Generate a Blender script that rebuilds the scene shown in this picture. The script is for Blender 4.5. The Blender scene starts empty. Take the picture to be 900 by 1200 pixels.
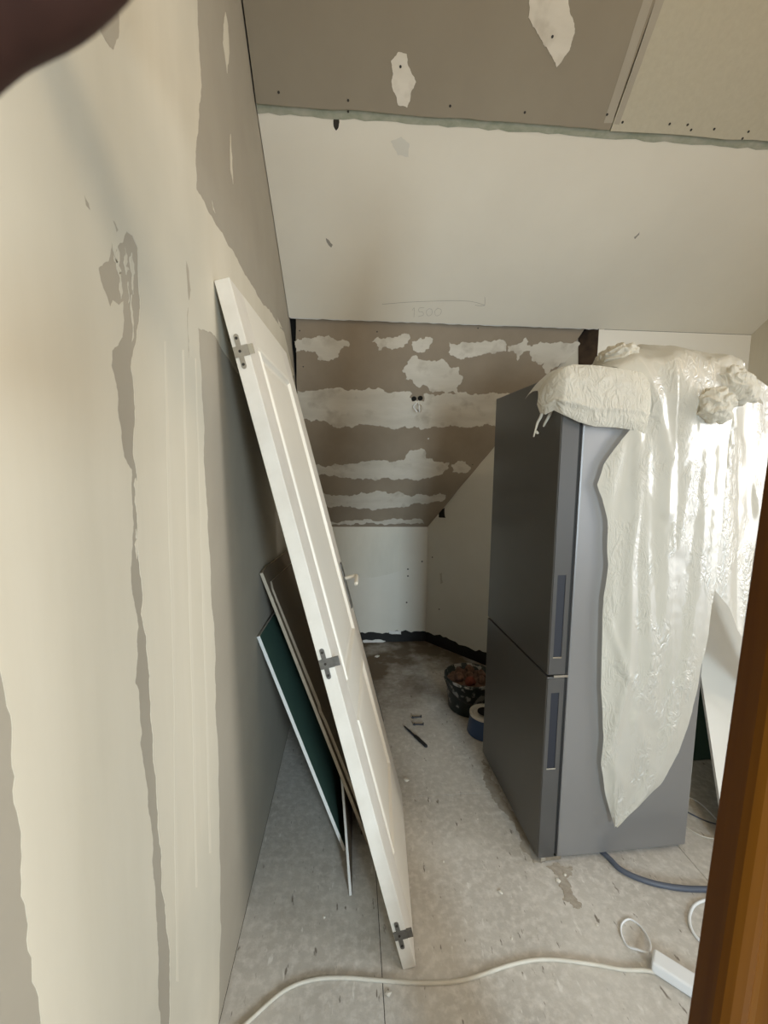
import bpy, bmesh, math, random
from mathutils import Vector, Matrix, noise
from mathutils.geometry import tessellate_polygon
R = math.radians
scene = bpy.context.scene
COL = scene.collection

# ------------------------------------------------------------------ camera, world, lights
F_PX = 500.0
CAM = Vector((0, 0, 1.51))
def cam_axes(yaw=4.3776, pitch=6.2454, roll=0.65):
    y, p, r = R(yaw), R(pitch), R(roll)
    f = Vector((math.sin(y)*math.cos(p), math.cos(y)*math.cos(p), -math.sin(p)))
    ri = Vector((math.cos(y), -math.sin(y), 0)); up = ri.cross(f)
    return ri*math.cos(r)+up*math.sin(r), -ri*math.sin(r)+up*math.cos(r), f
CR, CU, CF = cam_axes()
cd = bpy.data.cameras.new('camera'); cam = bpy.data.objects.new('camera', cd); COL.objects.link(cam)
M = Matrix((CR, CU, -CF)).transposed().to_4x4(); M.translation = CAM
cam.matrix_world = M
cd.sensor_fit = 'VERTICAL'; cd.sensor_height = 24; cd.sensor_width = 18; cd.lens = 24*F_PX/1200
cd.clip_start = 0.01
cd.dof.use_dof = True; cd.dof.focus_distance = 1.7; cd.dof.aperture_fstop = 8.0
scene.camera = cam
scene.view_settings.view_transform = 'Standard'; scene.view_settings.look = 'None'
scene.view_settings.gamma = 1; scene.view_settings.use_curve_mapping = False
scene.view_settings.exposure = 0.25

w = bpy.data.worlds.new('world'); scene.world = w; w.use_nodes = True
w.node_tree.nodes['Background'].inputs[0].default_value = (0.75, 0.85, 1, 1)
w.node_tree.nodes['Background'].inputs[1].default_value = 1.0

def area(name, loc, target, sx, sy, power, color):
    l = bpy.data.lights.new(name, 'AREA'); l.shape = 'RECTANGLE'; l.size = sx; l.size_y = sy
    l.energy = power; l.color = color
    o = bpy.data.objects.new(name, l); COL.objects.link(o); o.location = loc
    o.rotation_euler = (Vector(target)-Vector(loc)).to_track_quat('-Z', 'Y').to_euler()
    return o
area('daylight_right_window', (5.2, -1.1, 1.85), (0.0, 0.75, 1.35), 1.6, 1.7, 98, (1.0, 0.955, 0.87))
area('daylight_rear_window', (1.05, -2.2, 1.35), (0.1, 3.0, 0.5), 0.45, 0.9, 17, (0.74, 0.90, 1.0)).data.spread = R(80)
bl = bpy.data.lights.new('warm_fill', 'POINT'); bl.energy = 33; bl.color = (1.0, 0.79, 0.53); bl.shadow_soft_size = 0.12  # added warm fill light for the upper room, no visible source
blo = bpy.data.objects.new('warm_fill', bl); COL.objects.link(blo); blo.location = (1.1, -0.5, 2.75)

# ------------------------------------------------------------------ helpers
def ray(px, py):
    return CF + CR*((px-450)/F_PX) - CU*((py-600)/F_PX)
def hit(px, py, P, n):
    v = ray(px, py); t = (Vector(P)-CAM).dot(n)/v.dot(n); return CAM+v*t
def floor_at(px, py, z=0.0): return hit(px, py, (0, 0, z), Vector((0, 0, 1)))
def z_for(x, y, py):      # height of the point above plan position (x, y) that sits on picture row py
    a = (py-600)/F_PX; d = Vector((x, y, 0))-Vector((CAM.x, CAM.y, 0))
    # (d+z k).CU = -a (d+z k).CF
    z = -(d.dot(CU)+a*d.dot(CF))/(CU.z+a*CF.z); return CAM.z+z

def tag(o, label=None, cat=None, group=None, kind=None):
    if label: o['label'] = label
    if cat: o['category'] = cat
    if group: o['group'] = group
    if kind: o['kind'] = kind
    return o
def link(name, me, mat=None, parent=None, smooth=False):
    o = bpy.data.objects.new(name, me); COL.objects.link(o)
    if mat and not me.materials: me.materials.append(mat)
    if parent: o.parent = parent
    if smooth:
        for p in me.polygons: p.use_smooth = True
    return o
def obj(name, bm, mat, parent=None, smooth=False, bevel=0, kind=None, seg=2):
    bmesh.ops.recalc_face_normals(bm, faces=bm.faces)
    if bevel:
        bmesh.ops.bevel(bm, geom=[e for e in bm.edges if len(e.link_faces) == 2 and e.calc_face_angle(0) > 0.5], offset=bevel, segments=seg, affect='EDGES', profile=0.5)
    me = bpy.data.meshes.new(name); bm.to_mesh(me); bm.free()
    o = link(name, me, mat, parent, smooth)
    if kind: o['kind'] = kind
    return o
def empty(name, loc, rot=(0, 0, 0)):
    o = bpy.data.objects.new(name, None); COL.objects.link(o); o.location = loc; o.rotation_euler = rot
    o.empty_display_size = 0.1
    return o
def box(bm, lo, hi, mtx=None):
    vs = [bm.verts.new(((lo, hi)[i][0], (lo, hi)[j][1], (lo, hi)[k][2])) for i in (0, 1) for j in (0, 1) for k in (0, 1)]
    if mtx:
        for v in vs: v.co = mtx @ v.co
    for q in ((0, 1, 3, 2), (4, 6, 7, 5), (0, 4, 5, 1), (2, 3, 7, 6), (0, 2, 6, 4), (1, 5, 7, 3)):
        bm.faces.new([vs[i] for i in q])
    return vs
def bxobj(name, lo, hi, mat, parent=None, mtx=None, bevel=0, kind=None):
    bm = bmesh.new(); box(bm, lo, hi, mtx); return obj(name, bm, mat, parent, bevel=bevel, kind=kind)
def catmull(pts, n=8, closed=False):
    pts = [Vector(p) for p in pts]; out = []
    m = len(pts)
    for i in range(m-1 if not closed else m):
        if closed: p0, p1, p2, p3 = pts[i-1], pts[i], pts[(i+1) % m], pts[(i+2) % m]
        else: p0, p1, p2, p3 = pts[max(i-1, 0)], pts[i], pts[i+1], pts[min(i+2, m-1)]
        for k in range(n):
            t = k/n
            out.append(0.5*((2*p1)+(-p0+p2)*t+(2*p0-5*p1+4*p2-p3)*t*t+(-p0+3*p1-3*p2+p3)*t**3))
    if not closed: out.append(pts[-1])
    return out
def tube(bm, pts, r, seg=10, radii=None):
    rings = []; prev = None
    for i, p in enumerate(pts):
        t = (pts[min(i+1, len(pts)-1)]-pts[max(i-1, 0)]).normalized()
        if prev is None:
            a = t.orthogonal().normalized()
        else:
            a = (prev-t*prev.dot(t)).normalized()
        prev = a; b = t.cross(a); rr = radii[i] if radii else r
        rings.append([bm.verts.new(p+(a*math.cos(2*math.pi*k/seg)+b*math.sin(2*math.pi*k/seg))*rr) for k in range(seg)])
    for i in range(len(rings)-1):
        for k in range(seg):
            bm.faces.new((rings[i][k], rings[i][(k+1) % seg], rings[i+1][(k+1) % seg], rings[i+1][k]))
    bm.faces.new(rings[0][::-1]); bm.faces.new(rings[-1])
def cyl(bm, c, axis, r, h, seg=16, r2=None):
    axis = Vector(axis).normalized(); tube(bm, [Vector(c), Vector(c)+axis*h], r, seg, [r, r if r2 is None else r2])

class Frame:
    """a flat surface of the room: origin, two axes on it and the normal into the room"""
    def __init__(s, o, u, v, n): s.o, s.u, s.v, s.n = Vector(o), Vector(u).normalized(), Vector(v).normalized(), Vector(n).normalized()
    def uv(s, px, py):
        d = hit(px, py, s.o, s.n)-s.o; return (d.dot(s.u), d.dot(s.v))
    def p(s, a, b, h=0.0): return s.o+s.u*a+s.v*b+s.n*h
def rough(pts, amp, depth, rng):
    for _ in range(depth):
        out = []
        for i, a in enumerate(pts):
            b = pts[(i+1) % len(pts)]; dx, dy = b[0]-a[0], b[1]-a[1]; L = math.hypot(dx, dy)
            out.append(a)
            if L < 0.0025: continue
            k = rng.uniform(-1, 1)*amp*min(1, 0.07/max(L, 1e-6))
            out.append(((a[0]+b[0])/2-dy*k, (a[1]+b[1])/2+dx*k))
        pts = out
    return pts
def slab(name, fr, pts, h0, h1, mat, parent=None, kind=None):
    """prism over the polygon pts (in the frame's own metres) from height h0 to h1 off the surface"""
    tris = tessellate_polygon([[Vector((a, b, 0)) for a, b in pts]])
    n = len(pts); vs = [fr.p(a, b, h0) for a, b in pts]+[fr.p(a, b, h1) for a, b in pts]
    fs = [tuple(i+n for i in t) for t in tris]+[tuple(t[::-1]) for t in tris]
    fs += [(i, (i+1) % n, (i+1) % n+n, i+n) for i in range(n)]
    me = bpy.data.meshes.new(name); me.from_pydata([tuple(v) for v in vs], [], fs); me.update()
    bm = bmesh.new(); bm.from_mesh(me); bmesh.ops.recalc_face_normals(bm, faces=bm.faces); bm.to_mesh(me); bm.free()
    o = link(name, me, mat, parent)
    if kind: o['kind'] = kind
    return o
def patch(name, fr, px, mat, parent, h=0.0012, amp=0.10, depth=4, seed=0, base=0.0):
    rng = random.Random(seed+len(px)*7)
    return slab(name, fr, rough([fr.uv(*q) for q in px], amp, depth, rng), base, base+h, mat, parent)
def disc(name, fr, px, py, r, h, mat, parent, seg=10, base=0.0):
    a, b = fr.uv(px, py)
    bm = bmesh.new(); cyl(bm, fr.p(a, b, base), fr.n, r, h, seg); return obj(name, bm, mat, parent)

# ------------------------------------------------------------------ materials
def mat(name, color, rough_=0.8, metal=0.0, vary=None, scale=6.0, stretch=(1, 1, 1), bump=0.0, bscale=60.0, spec=0.4,
        second=None, second_scale=2.0, lo=0.4, hi=0.65, coords='Object'):
    m = bpy.data.materials.new(name); m.use_nodes = True; nt = m.node_tree; N = nt.nodes; L = nt.links
    b = N['Principled BSDF']; b.inputs['Roughness'].default_value = rough_; b.inputs['Metallic'].default_value = metal
    b.inputs['Specular IOR Level'].default_value = spec
    tc = N.new('ShaderNodeTexCoord'); mp = N.new('ShaderNodeMapping'); mp.inputs['Scale'].default_value = stretch
    L.new(tc.outputs[coords], mp.inputs[0])
    c = (*color, 1)
    src = None
    if vary:
        nz = N.new('ShaderNodeTexNoise'); nz.inputs['Scale'].default_value = scale; nz.inputs['Detail'].default_value = 6; nz.inputs['Roughness'].default_value = .6
        L.new(mp.outputs[0], nz.inputs['Vector'])
        rp = N.new('ShaderNodeValToRGB'); rp.color_ramp.elements[0].position = .3; rp.color_ramp.elements[1].position = .7
        rp.color_ramp.elements[0].color = (*vary, 1); rp.color_ramp.elements[1].color = c
        L.new(nz.outputs[0], rp.inputs[0]); src = rp.outputs[0]
        if second:
            n2 = N.new('ShaderNodeTexNoise'); n2.inputs['Scale'].default_value = second_scale; n2.inputs['Detail'].default_value = 4
            L.new(tc.outputs[coords], n2.inputs['Vector'])
            r2 = N.new('ShaderNodeMapRange'); r2.inputs[1].default_value = lo; r2.inputs[2].default_value = hi
            L.new(n2.outputs[0], r2.inputs[0])
            mx = N.new('ShaderNodeMix'); mx.data_type = 'RGBA'
            L.new(r2.outputs[0], mx.inputs[0]); L.new(src, mx.inputs[6]); mx.inputs[7].default_value = (*second, 1); src = mx.outputs[2]
        L.new(src, b.inputs['Base Color'])
    else: b.inputs['Base Color'].default_value = c
    if bump:
        nb = N.new('ShaderNodeTexNoise'); nb.inputs['Scale'].default_value = bscale; nb.inputs['Detail'].default_value = 5
        L.new(mp.outputs[0], nb.inputs['Vector'])
        bp = N.new('ShaderNodeBump'); bp.inputs['Strength'].default_value = bump; bp.inputs['Distance'].default_value = .01
        L.new(nb.outputs[0], bp.inputs['Height']); L.new(bp.outputs[0], b.inputs['Normal'])
    return m
MT = {}
MT['board'] = mat('plasterboard_paper', (.30, .265, .205), .9, vary=(.275, .24, .185), scale=3, bump=.03, bscale=40)
MT['board_light'] = mat('light_board_paper', (.52, .485, .385), .9, vary=(.48, .445, .35), scale=60, bump=.03, bscale=40)
MT['board_wall'] = mat('wall_board_paper', (.41, .375, .31), .9, vary=(.37, .335, .275), scale=3, bump=.03, bscale=40)
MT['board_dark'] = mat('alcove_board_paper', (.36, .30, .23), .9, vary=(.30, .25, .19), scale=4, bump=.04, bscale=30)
MT['filler'] = mat('joint_filler', (.70, .655, .55), .85, vary=(.63, .585, .48), scale=1.6, stretch=(1, 3.5, .55), bump=.06, bscale=7,
                   second=(.55, .525, .445), second_scale=1.1, lo=.5, hi=.68)
MT['filler_ridge'] = mat('trowel_ridge', (.71, .665, .56), .85, vary=(.64, .60, .50), scale=3, stretch=(1, 4, .4), bump=.05, bscale=9)
MT['filler_thin'] = mat('thin_filler', (.56, .53, .45), .9, vary=(.48, .45, .37), scale=9, stretch=(1, 2, .6))
MT['filler_grey'] = mat('grey_filler', (.74, .70, .62), .85, vary=(.62, .58, .50), scale=7, stretch=(.5, 1, 2), bump=.08, bscale=14,
                        second=(.52, .475, .40), second_scale=9, lo=.56, hi=.72)
MT['white_board'] = mat('painted_board', (.85, .81, .71), .8, vary=(.80, .76, .665), scale=2.0, bump=.03, bscale=12)
MT['white_wall'] = mat('white_wall', (.74, .72, .65), .8, vary=(.68, .66, .59), scale=2.5, bump=.04, bscale=14)
MT['cream_back'] = mat('cream_wall_band', (.74, .72, .64), .85, vary=(.66, .64, .56), scale=4, stretch=(2, 1, .6))
MT['bright_wall'] = mat('bright_wall', (.88, .865, .81), .75, vary=(.84, .82, .76), scale=2, bump=.02)
MT['green_edge'] = mat('green_board', (.27, .30, .22), .9, vary=(.46, .45, .37), scale=26, stretch=(.6, 1, 1), bump=.1)
MT['green_face'] = mat('green_face', (.055, .115, .09), .8, vary=(.04, .09, .07), scale=4)
MT['gypsum'] = mat('gypsum_core', (.80, .80, .78), .9, vary=(.70, .70, .68), scale=40, bump=.1)
MT['brown_face'] = mat('brown_paper', (.16, .125, .085), .9, vary=(.13, .10, .07), scale=4)
MT['brown_core'] = mat('board_edge', (.52, .46, .37), .9, vary=(.42, .36, .28), scale=25, bump=.1)
MT['dusty'] = mat('dusty_board', (.20, .19, .17), .9, vary=(.12, .11, .10), scale=14, bump=.3)
MT['black'] = mat('black_membrane', (.012, .012, .012), .5, bump=.5, bscale=35)
MT['dark_gap'] = mat('dark_gap', (.01, .009, .008), .9)
MT['dark_wood'] = mat('dark_rafter', (.07, .045, .028), .9, vary=(.03, .02, .014), scale=20)
MT['pencil'] = mat('pencil', (.33, .31, .27), .9)
MT['door_paint'] = mat('door_paint', (.80, .77, .69), .42, vary=(.76, .73, .65), scale=3, bump=.012, bscale=6, spec=.5)
MT['door_dirty'] = mat('door_edge_paint', (.76, .73, .67), .5, vary=(.68, .645, .58), scale=10, bump=.03)
MT['hinge'] = mat('hinge_zinc', (.23, .225, .21), .45, metal=.75, vary=(.16, .155, .145), scale=60)
MT['hinge_top'] = mat('hinge_painted_zinc', (.40, .37, .31), .5, metal=.5, vary=(.33, .30, .25), scale=60)
MT['chrome'] = mat('chrome', (.75, .74, .70), .15, metal=1)
MT['screw'] = mat('screw', (.05, .045, .04), .5, metal=.5)
MT['fridge_side'] = mat('fridge_side', (.315, .315, .32), .34, metal=.65, spec=.5, bump=.004, bscale=4)
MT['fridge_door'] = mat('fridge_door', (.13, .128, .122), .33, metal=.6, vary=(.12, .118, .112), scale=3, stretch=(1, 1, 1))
MT['fridge_strip'] = mat('fridge_strip', (.13, .13, .13), .3, metal=.65, spec=.5)
MT['fridge_slot'] = mat('fridge_slot', (.014, .016, .024), .6)
MT['rubber'] = mat('rubber', (.015, .015, .015), .6)
MT['cable'] = mat('white_cable', (.62, .59, .52), .5, vary=(.52, .49, .42), scale=12)
MT['strip'] = mat('white_strip', (.78, .80, .82), .4)
MT['hose'] = mat('grey_hose', (.09, .105, .14), .45)
MT['tool'] = mat('dark_tool', (.03, .03, .035), .5, metal=.3)
MT['chip'] = mat('plaster_crumb', (.72, .70, .64), .9)
MT['skin'] = mat('skin', (.055, .020, .013), .7, vary=(.04, .014, .009), scale=120)  # backlit shade of the fingers is put into this dark colour
MT['blue'] = mat('blue_plastic', (.035, .07, .16), .4)
MT['rubble'] = mat('rubble', (.23, .13, .09), .95, vary=(.10, .06, .04), scale=30, bump=.4)
MT['red'] = mat('brick_red', (.20, .055, .035), .9)
MT['bucket'] = mat('bucket_plastic', (.013, .018, .016), .45, vary=(.02, .028, .024), scale=14, second=(.36, .34, .31), second_scale=24, lo=.53, hi=.60)

def wood_mat():
    m = bpy.data.materials.new('varnished_wood'); m.use_nodes = True; nt = m.node_tree; N = nt.nodes; L = nt.links; b = N['Principled BSDF']
    tc = N.new('ShaderNodeTexCoord'); mp = N.new('ShaderNodeMapping'); mp.inputs['Scale'].default_value = (22, 22, .9)
    L.new(tc.outputs['Object'], mp.inputs[0])
    nz = N.new('ShaderNodeTexNoise'); nz.inputs['Scale'].default_value = 2.2; nz.inputs['Detail'].default_value = 7; L.new(mp.outputs[0], nz.inputs[0])
    rp = N.new('ShaderNodeValToRGB'); rp.color_ramp.elements[0].position = .32; rp.color_ramp.elements[1].position = .72
    rp.color_ramp.elements[0].color = (.085, .027, .0012, 1); rp.color_ramp.elements[1].color = (.125, .045, .0025, 1)
    L.new(nz.outputs[0], rp.inputs[0]); L.new(rp.outputs[0], b.inputs['Base Color'])
    b.inputs['Roughness'].default_value = .38; b.inputs['Specular IOR Level'].default_value = .12; b.inputs['Coat Weight'].default_value = .02; b.inputs['Coat Roughness'].default_value = .15
    return m
MT['wood'] = wood_mat()

def floor_mat():
    m = bpy.data.materials.new('dusty_floor'); m.use_nodes = True; nt = m.node_tree; N = nt.nodes; L = nt.links; b = N['Principled BSDF']
    tc = N.new('ShaderNodeTexCoord'); b.inputs['Roughness'].default_value = .75
    def noise_(scale, det=6, vec=None, rough_=.6):
        n = N.new('ShaderNodeTexNoise'); n.inputs['Scale'].default_value = scale; n.inputs['Detail'].default_value = det; n.inputs['Roughness'].default_value = rough_
        L.new(vec or tc.outputs['Object'], n.inputs[0]); return n.outputs[0]
    def ramp(v, a, b_):
        r = N.new('ShaderNodeMapRange'); r.inputs[1].default_value = a; r.inputs[2].default_value = b_; L.new(v, r.inputs[0]); return r.outputs[0]
    def mix(f, a, b_):
        x = N.new('ShaderNodeMix'); x.data_type = 'RGBA'; L.new(f, x.inputs[0])
        for i, s in ((6, a), (7, b_)):
            if isinstance(s, tuple): x.inputs[i].default_value = (*s, 1)
            else: L.new(s, x.inputs[i])
        return x.outputs[2]
    c = mix(ramp(noise_(3.2), .35, .68), (.56, .535, .49), (.44, .415, .375))
    c = mix(ramp(noise_(38, 8), .45, .75), c, (.68, .65, .605))
    # slanting flecks
    mp = N.new('ShaderNodeMapping'); mp.inputs['Scale'].default_value = (30, 9, 1); mp.inputs['Rotation'].default_value = (0, 0, R(38)); L.new(tc.outputs['Object'], mp.inputs[0])
    fl = ramp(noise_(1.6, 3, mp.outputs[0]), .655, .71)
    c = mix(fl, c, (.20, .175, .145))
    mp2 = N.new('ShaderNodeMapping'); mp2.inputs['Scale'].default_value = (26, 8, 1); mp2.inputs['Location'].default_value = (3, 7, 0); mp2.inputs['Rotation'].default_value = (0, 0, R(32)); L.new(tc.outputs['Object'], mp2.inputs[0])
    c = mix(ramp(noise_(1.7, 3, mp2.outputs[0]), .64, .72), c, (.70, .68, .64))
    # brown stains towards the alcove
    sp = N.new('ShaderNodeSeparateXYZ'); L.new(tc.outputs['Object'], sp.inputs[0])
    far = ramp(sp.outputs[1], 2.15, 2.9)
    st = ramp(noise_(2.6, 4), .30, .55)
    mu = N.new('ShaderNodeMath'); mu.operation = 'MULTIPLY'; L.new(far, mu.inputs[0]); L.new(st, mu.inputs[1])
    c = mix(mu.outputs[0], c, (.13, .095, .06))
    L.new(c, b.inputs['Base Color'])
    bp = N.new('ShaderNodeBump'); bp.inputs['Strength'].default_value = .25; bp.inputs['Distance'].default_value = .01
    L.new(noise_(30, 8), bp.inputs['Height']); L.new(bp.outputs[0], b.inputs['Normal'])
    return m
MT['floor'] = floor_mat()

def sheet_mat(name, alpha, tint=(.74, .715, .625), bump=.6, lo=.42):
    m = bpy.data.materials.new(name); m.use_nodes = True; nt = m.node_tree; N = nt.nodes; L = nt.links
    N.remove(N['Principled BSDF']); out = N['Material Output']
    d = N.new('ShaderNodeBsdfDiffuse'); d.inputs[0].default_value = (*tint, 1)
    t = N.new('ShaderNodeBsdfTranslucent'); t.inputs[0].default_value = (*tint, 1)
    g = N.new('ShaderNodeBsdfGlossy'); g.inputs['Roughness'].default_value = .42; g.inputs[0].default_value = (1, 1, 1, 1)
    tr = N.new('ShaderNodeBsdfTransparent')
    m1 = N.new('ShaderNodeMixShader'); m1.inputs[0].default_value = .35; L.new(d.outputs[0], m1.inputs[1]); L.new(t.outputs[0], m1.inputs[2])
    fr = N.new('ShaderNodeFresnel'); fr.inputs[0].default_value = 1.45
    m2 = N.new('ShaderNodeMixShader'); fm = N.new('ShaderNodeMath'); fm.operation = 'MULTIPLY'; fm.inputs[1].default_value = .3; L.new(fr.outputs[0], fm.inputs[0]); L.new(fm.outputs[0], m2.inputs[0]); L.new(m1.outputs[0], m2.inputs[1]); L.new(g.outputs[0], m2.inputs[2])
    m3 = N.new('ShaderNodeMixShader'); m3.inputs[0].default_value = alpha; L.new(tr.outputs[0], m3.inputs[1]); L.new(m2.outputs[0], m3.inputs[2])
    L.new(m3.outputs[0], out.inputs[0])
    tc = N.new('ShaderNodeTexCoord')
    mp = N.new('ShaderNodeMapping'); mp.inputs['Scale'].default_value = (1.6, 1, .7); L.new(tc.outputs['Object'], mp.inputs[0])
    v = N.new('ShaderNodeTexNoise'); v.inputs['Scale'].default_value = 22; v.inputs['Detail'].default_value = 3; v.inputs['Distortion'].default_value = 1.5; L.new(mp.outputs[0], v.inputs[0])
    v2 = N.new('ShaderNodeTexNoise'); v2.inputs['Scale'].default_value = 7; v2.inputs['Detail'].default_value = 2; L.new(mp.outputs[0], v2.inputs[0])
    rg = N.new('ShaderNodeMath'); rg.operation = 'ABSOLUTE'; sb = N.new('ShaderNodeMath'); sb.operation = 'SUBTRACT'; sb.inputs[1].default_value = .5
    L.new(v.outputs[0], sb.inputs[0]); L.new(sb.outputs[0], rg.inputs[0])
    ad = N.new('ShaderNodeMath'); ad.operation = 'MULTIPLY'; mk = N.new('ShaderNodeMapRange'); mk.inputs[1].default_value = lo; mk.inputs[2].default_value = lo+.16; L.new(v2.outputs[0], mk.inputs[0]); L.new(rg.outputs[0], ad.inputs[0]); L.new(mk.outputs[0], ad.inputs[1])
    bp = N.new('ShaderNodeBump'); bp.inputs['Strength'].default_value = bump; bp.inputs['Distance'].default_value = .02; L.new(ad.outputs[0], bp.inputs['Height'])
    for s in (d, t, g): L.new(bp.outputs[0], s.inputs['Normal'])
    return m
MT['sheet'] = sheet_mat('milky_sheet', .86)
MT['sheet_thick'] = sheet_mat('milky_sheet_folded', .97, (.78, .745, .65), .75, .25)

# ------------------------------------------------------------------ the room
XW = -0.3545; XR = 2.42; YO, ZO = 2.52, 2.324; YB, XB, ZB = 3.515, 0.641, 1.0
Y1, Z1 = 1.7526, 2.808; Y0, Z0 = 1.56, 2.979
XO = 1.454; YN = -2.3
LW = Frame((XW, 0, 0), (0, 1, 0), (0, 0, 1), (1, 0, 0))
s1 = Vector((0, Y1-YO, Z1-ZO)).normalized(); n1 = Vector((0, -s1.z, s1.y)); n1 = n1 if n1.z < 0 else -n1
S1 = Frame((0, YO, ZO), (1, 0, 0), s1, n1)
s0 = Vector((0, Y0-Y1, Z0-Z1)).normalized(); n0 = Vector((0, -s0.z, s0.y)); n0 = n0 if n0.z < 0 else -n0
S0 = Frame((0, Y1, Z1), (1, 0, 0), s0, n0)
YT, ZT = YO+.018, ZO+.02
s2 = Vector((0, YT-YB, ZT-ZB)).normalized(); n2 = Vector((0, -s2.z, s2.y)); n2 = n2 if n2.z < 0 else -n2
S2 = Frame((0, YB, ZB), (1, 0, 0), s2, n2)
BW = Frame((0, YB, 0), (1, 0, 0), (0, 0, 1), (0, -1, 0))
ud = Vector((XO-XB, YO-YB, 0)).normalized(); AW = Frame((XB, YB, 0), ud, (0, 0, 1), ud.cross(Vector((0, 0, 1)))*-1)
if AW.n.y > 0 and AW.n.x > 0: AW.n = -AW.n
if AW.n.x > 0: AW.n = -AW.n
FW = Frame((0, YO, 0), (1, 0, 0), (0, 0, 1), (0, -1, 0))
ST = 'structure'

# floor: sub-base and chipboard panels
floor = bxobj('floor', (XW-.1, YN, -.08), (XR+.1, 3.7, -.004), MT['dark_gap'], kind=ST)
xs = [XW, -.18+.275, .095+.62, .095+1.24, .095+1.86, XR]; ys = [YN, -1.3, -.1, 1.10, 2.33, 3.62]
xs = [XW, .095, .715+.6, 2.42]
for i in range(len(xs)-1):
    off = 0.0 if i % 2 == 0 else -.55
    yy = [YN]+[y+off for y in (-1.3, -.1, 2.34) if y+off > YN+.1]+[3.62]
    for j in range(len(yy)-1):
        bxobj('floor_panel', (xs[i]+.001, yy[j]+.001, -.018), (xs[i+1]-.001, yy[j+1]-.001, 0), MT['floor'], floor, bevel=.0008)

FL = Frame((0, 0, 0), (1, 0, 0), (0, 1, 0), (0, 0, 1))
MT['dirt'] = mat('brown_dirt', (.31, .27, .22), .95, vary=(.42, .385, .33), scale=30, bump=.3)
for i, q in enumerate([[(640, 1016), (672, 1016), (666, 1028), (670, 1044), (682, 1064), (672, 1064), (658, 1042), (652, 1026)], [(566, 890), (574, 900), (604, 952), (634, 1012), (626, 1012), (594, 955), (566, 905)]]):
    patch('dirt_patch', FL, q, MT['dirt'], floor, h=.0012, seed=i, amp=.3, depth=5)

# left wall: board with filler
wall_left = bxobj('wall_left', (XW-.12, YN, 0), (XW, YB+.1, 3.7), MT['board_wall'], kind=ST)
big = [(-150, -160), (236, -160), (231, 0), (233, 60), (236, 100), (232, 150), (229, 190), (230, 222), (250, 258), (285, 318), (310, 358), (333, 390), (345, 440), (300, 470), (252, 394), (243, 389), (232, 384),
       (234, 420), (236, 450), (239, 520), (242, 590), (246, 655), (249, 720), (252, 760), (252, 830), (256, 900), (257, 1000), (259, 1090), (255, 1225),
       (201, 1225), (199, 1150), (197, 1100), (191, 1050), (186, 980), (183, 920), (179, 860), (175, 810), (173, 775), (171, 745), (165, 720), (167, 700), (163, 660), (161, 620), (159, 585),
       (160, 555), (156, 520), (158, 495), (157, 460), (153, 430), (158, 405), (160, 395), (163, 370), (162, 330), (161, 290), (155, 276), (148, 271), (144, 283), (137, 290), (134, 300), (131, 284), (129, 296),
       (127, 306), (115, 314), (118, 330), (124, 345), (129, 360), (132, 352), (139, 358), (144, 353), (145, 375), (143, 395), (131, 411), (130, 428), (136, 450), (138, 470), (141, 500), (145, 535), (154, 550), (155, 600),
       (155, 640), (154, 690), (158, 712), (162, 735), (160, 752), (158, 800), (162, 808), (166, 860), (164, 870), (171, 915), (176, 960), (178, 1010), (182, 1060), (185, 1110), (187, 1225), (45, 1225), (24, 1020), (3, 800), (-90, -40)]
patch('filler_tone_patch', LW, big, MT['filler'], wall_left, h=.0007, amp=.085, depth=4, seed=4)
# bare paper showing through on top, and small filler marks
patch('bare_patch', LW, [(110, -10), (142, -10), (139, 25), (138, 45), (132, 58), (123, 48), (114, 30)], MT['board_wall'], wall_left, h=.0003, base=.0007, seed=3)
for i, q in enumerate([[(98, 229), (103, 238), (105, 246), (100, 240)], [(132, 258), (138, 270), (136, 272)], [(218, 306), (221, 318), (223, 340), (221, 352), (219, 330)], [(220, 360), (221, 400), (220.5, 420), (219.6, 380)],
                       [(235, 330), (238, 318), (236.5, 345)]][:4]):
    patch('bare_patch', LW, q, MT['board_wall'], wall_left, h=.0003, base=.0007, seed=i, depth=2)
for i, q in enumerate([[(264, 14), (267, 30), (268, 48), (266, 86), (263, 62), (261, 50)], [(270, 157), (272, 185), (273, 216), (270, 200)], [(248, 235), (252, 250), (250, 246)], [(325, 372), (331, 385), (327, 383)]]):
    patch('filler_tone_patch', LW, q, MT['filler_ridge'], wall_left, h=.001, seed=i+20, depth=3)
for i, q in enumerate([[(137, 288), (140, 296), (139, 312), (142, 318), (139, 322), (136, 310)], [(146, 290), (149, 300), (147, 312), (152, 316), (148, 322), (145, 306)], [(154, 296), (157, 310), (156, 345), (154, 330)],
                       [(141, 318), (143, 345), (142, 350), (140.5, 330)], [(154, 345), (155.5, 365), (154.5, 400), (153.6, 370)], [(133, 300), (136, 304), (138, 308), (134, 306)], [(150, 330), (151, 345), (150.2, 355)],
                       [(159, 560), (162, 575), (160.5, 600), (158.5, 580)], [(158, 505), (160, 515), (158.5, 530)], [(159, 620), (162, 640), (160, 655)]]):
    patch('filler_streak', LW, q, MT['filler'], wall_left, h=.0006, seed=i+70, depth=3, amp=.2)
# trowel ridges on the filler band and the lone trowel edge in the wide field
for i, q in enumerate([[(192, 400), (194, 400), (204, 700), (207, 900), (209, 1150), (206, 1150), (203, 800), (196, 560)],
                       [(213, 410), (215, 410), (222, 640), (228, 840), (231, 1040), (229, 1040), (225, 830), (219, 640)],
                       [(228, 420), (229.5, 420), (237, 640), (244, 860), (247, 1000), (245, 1000), (240, 800), (234, 600)]]):
    patch('filler_ridge', LW, q, MT['filler_ridge'], wall_left, h=.00025, base=.0007, seed=40+i, depth=4, amp=.03)

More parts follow.
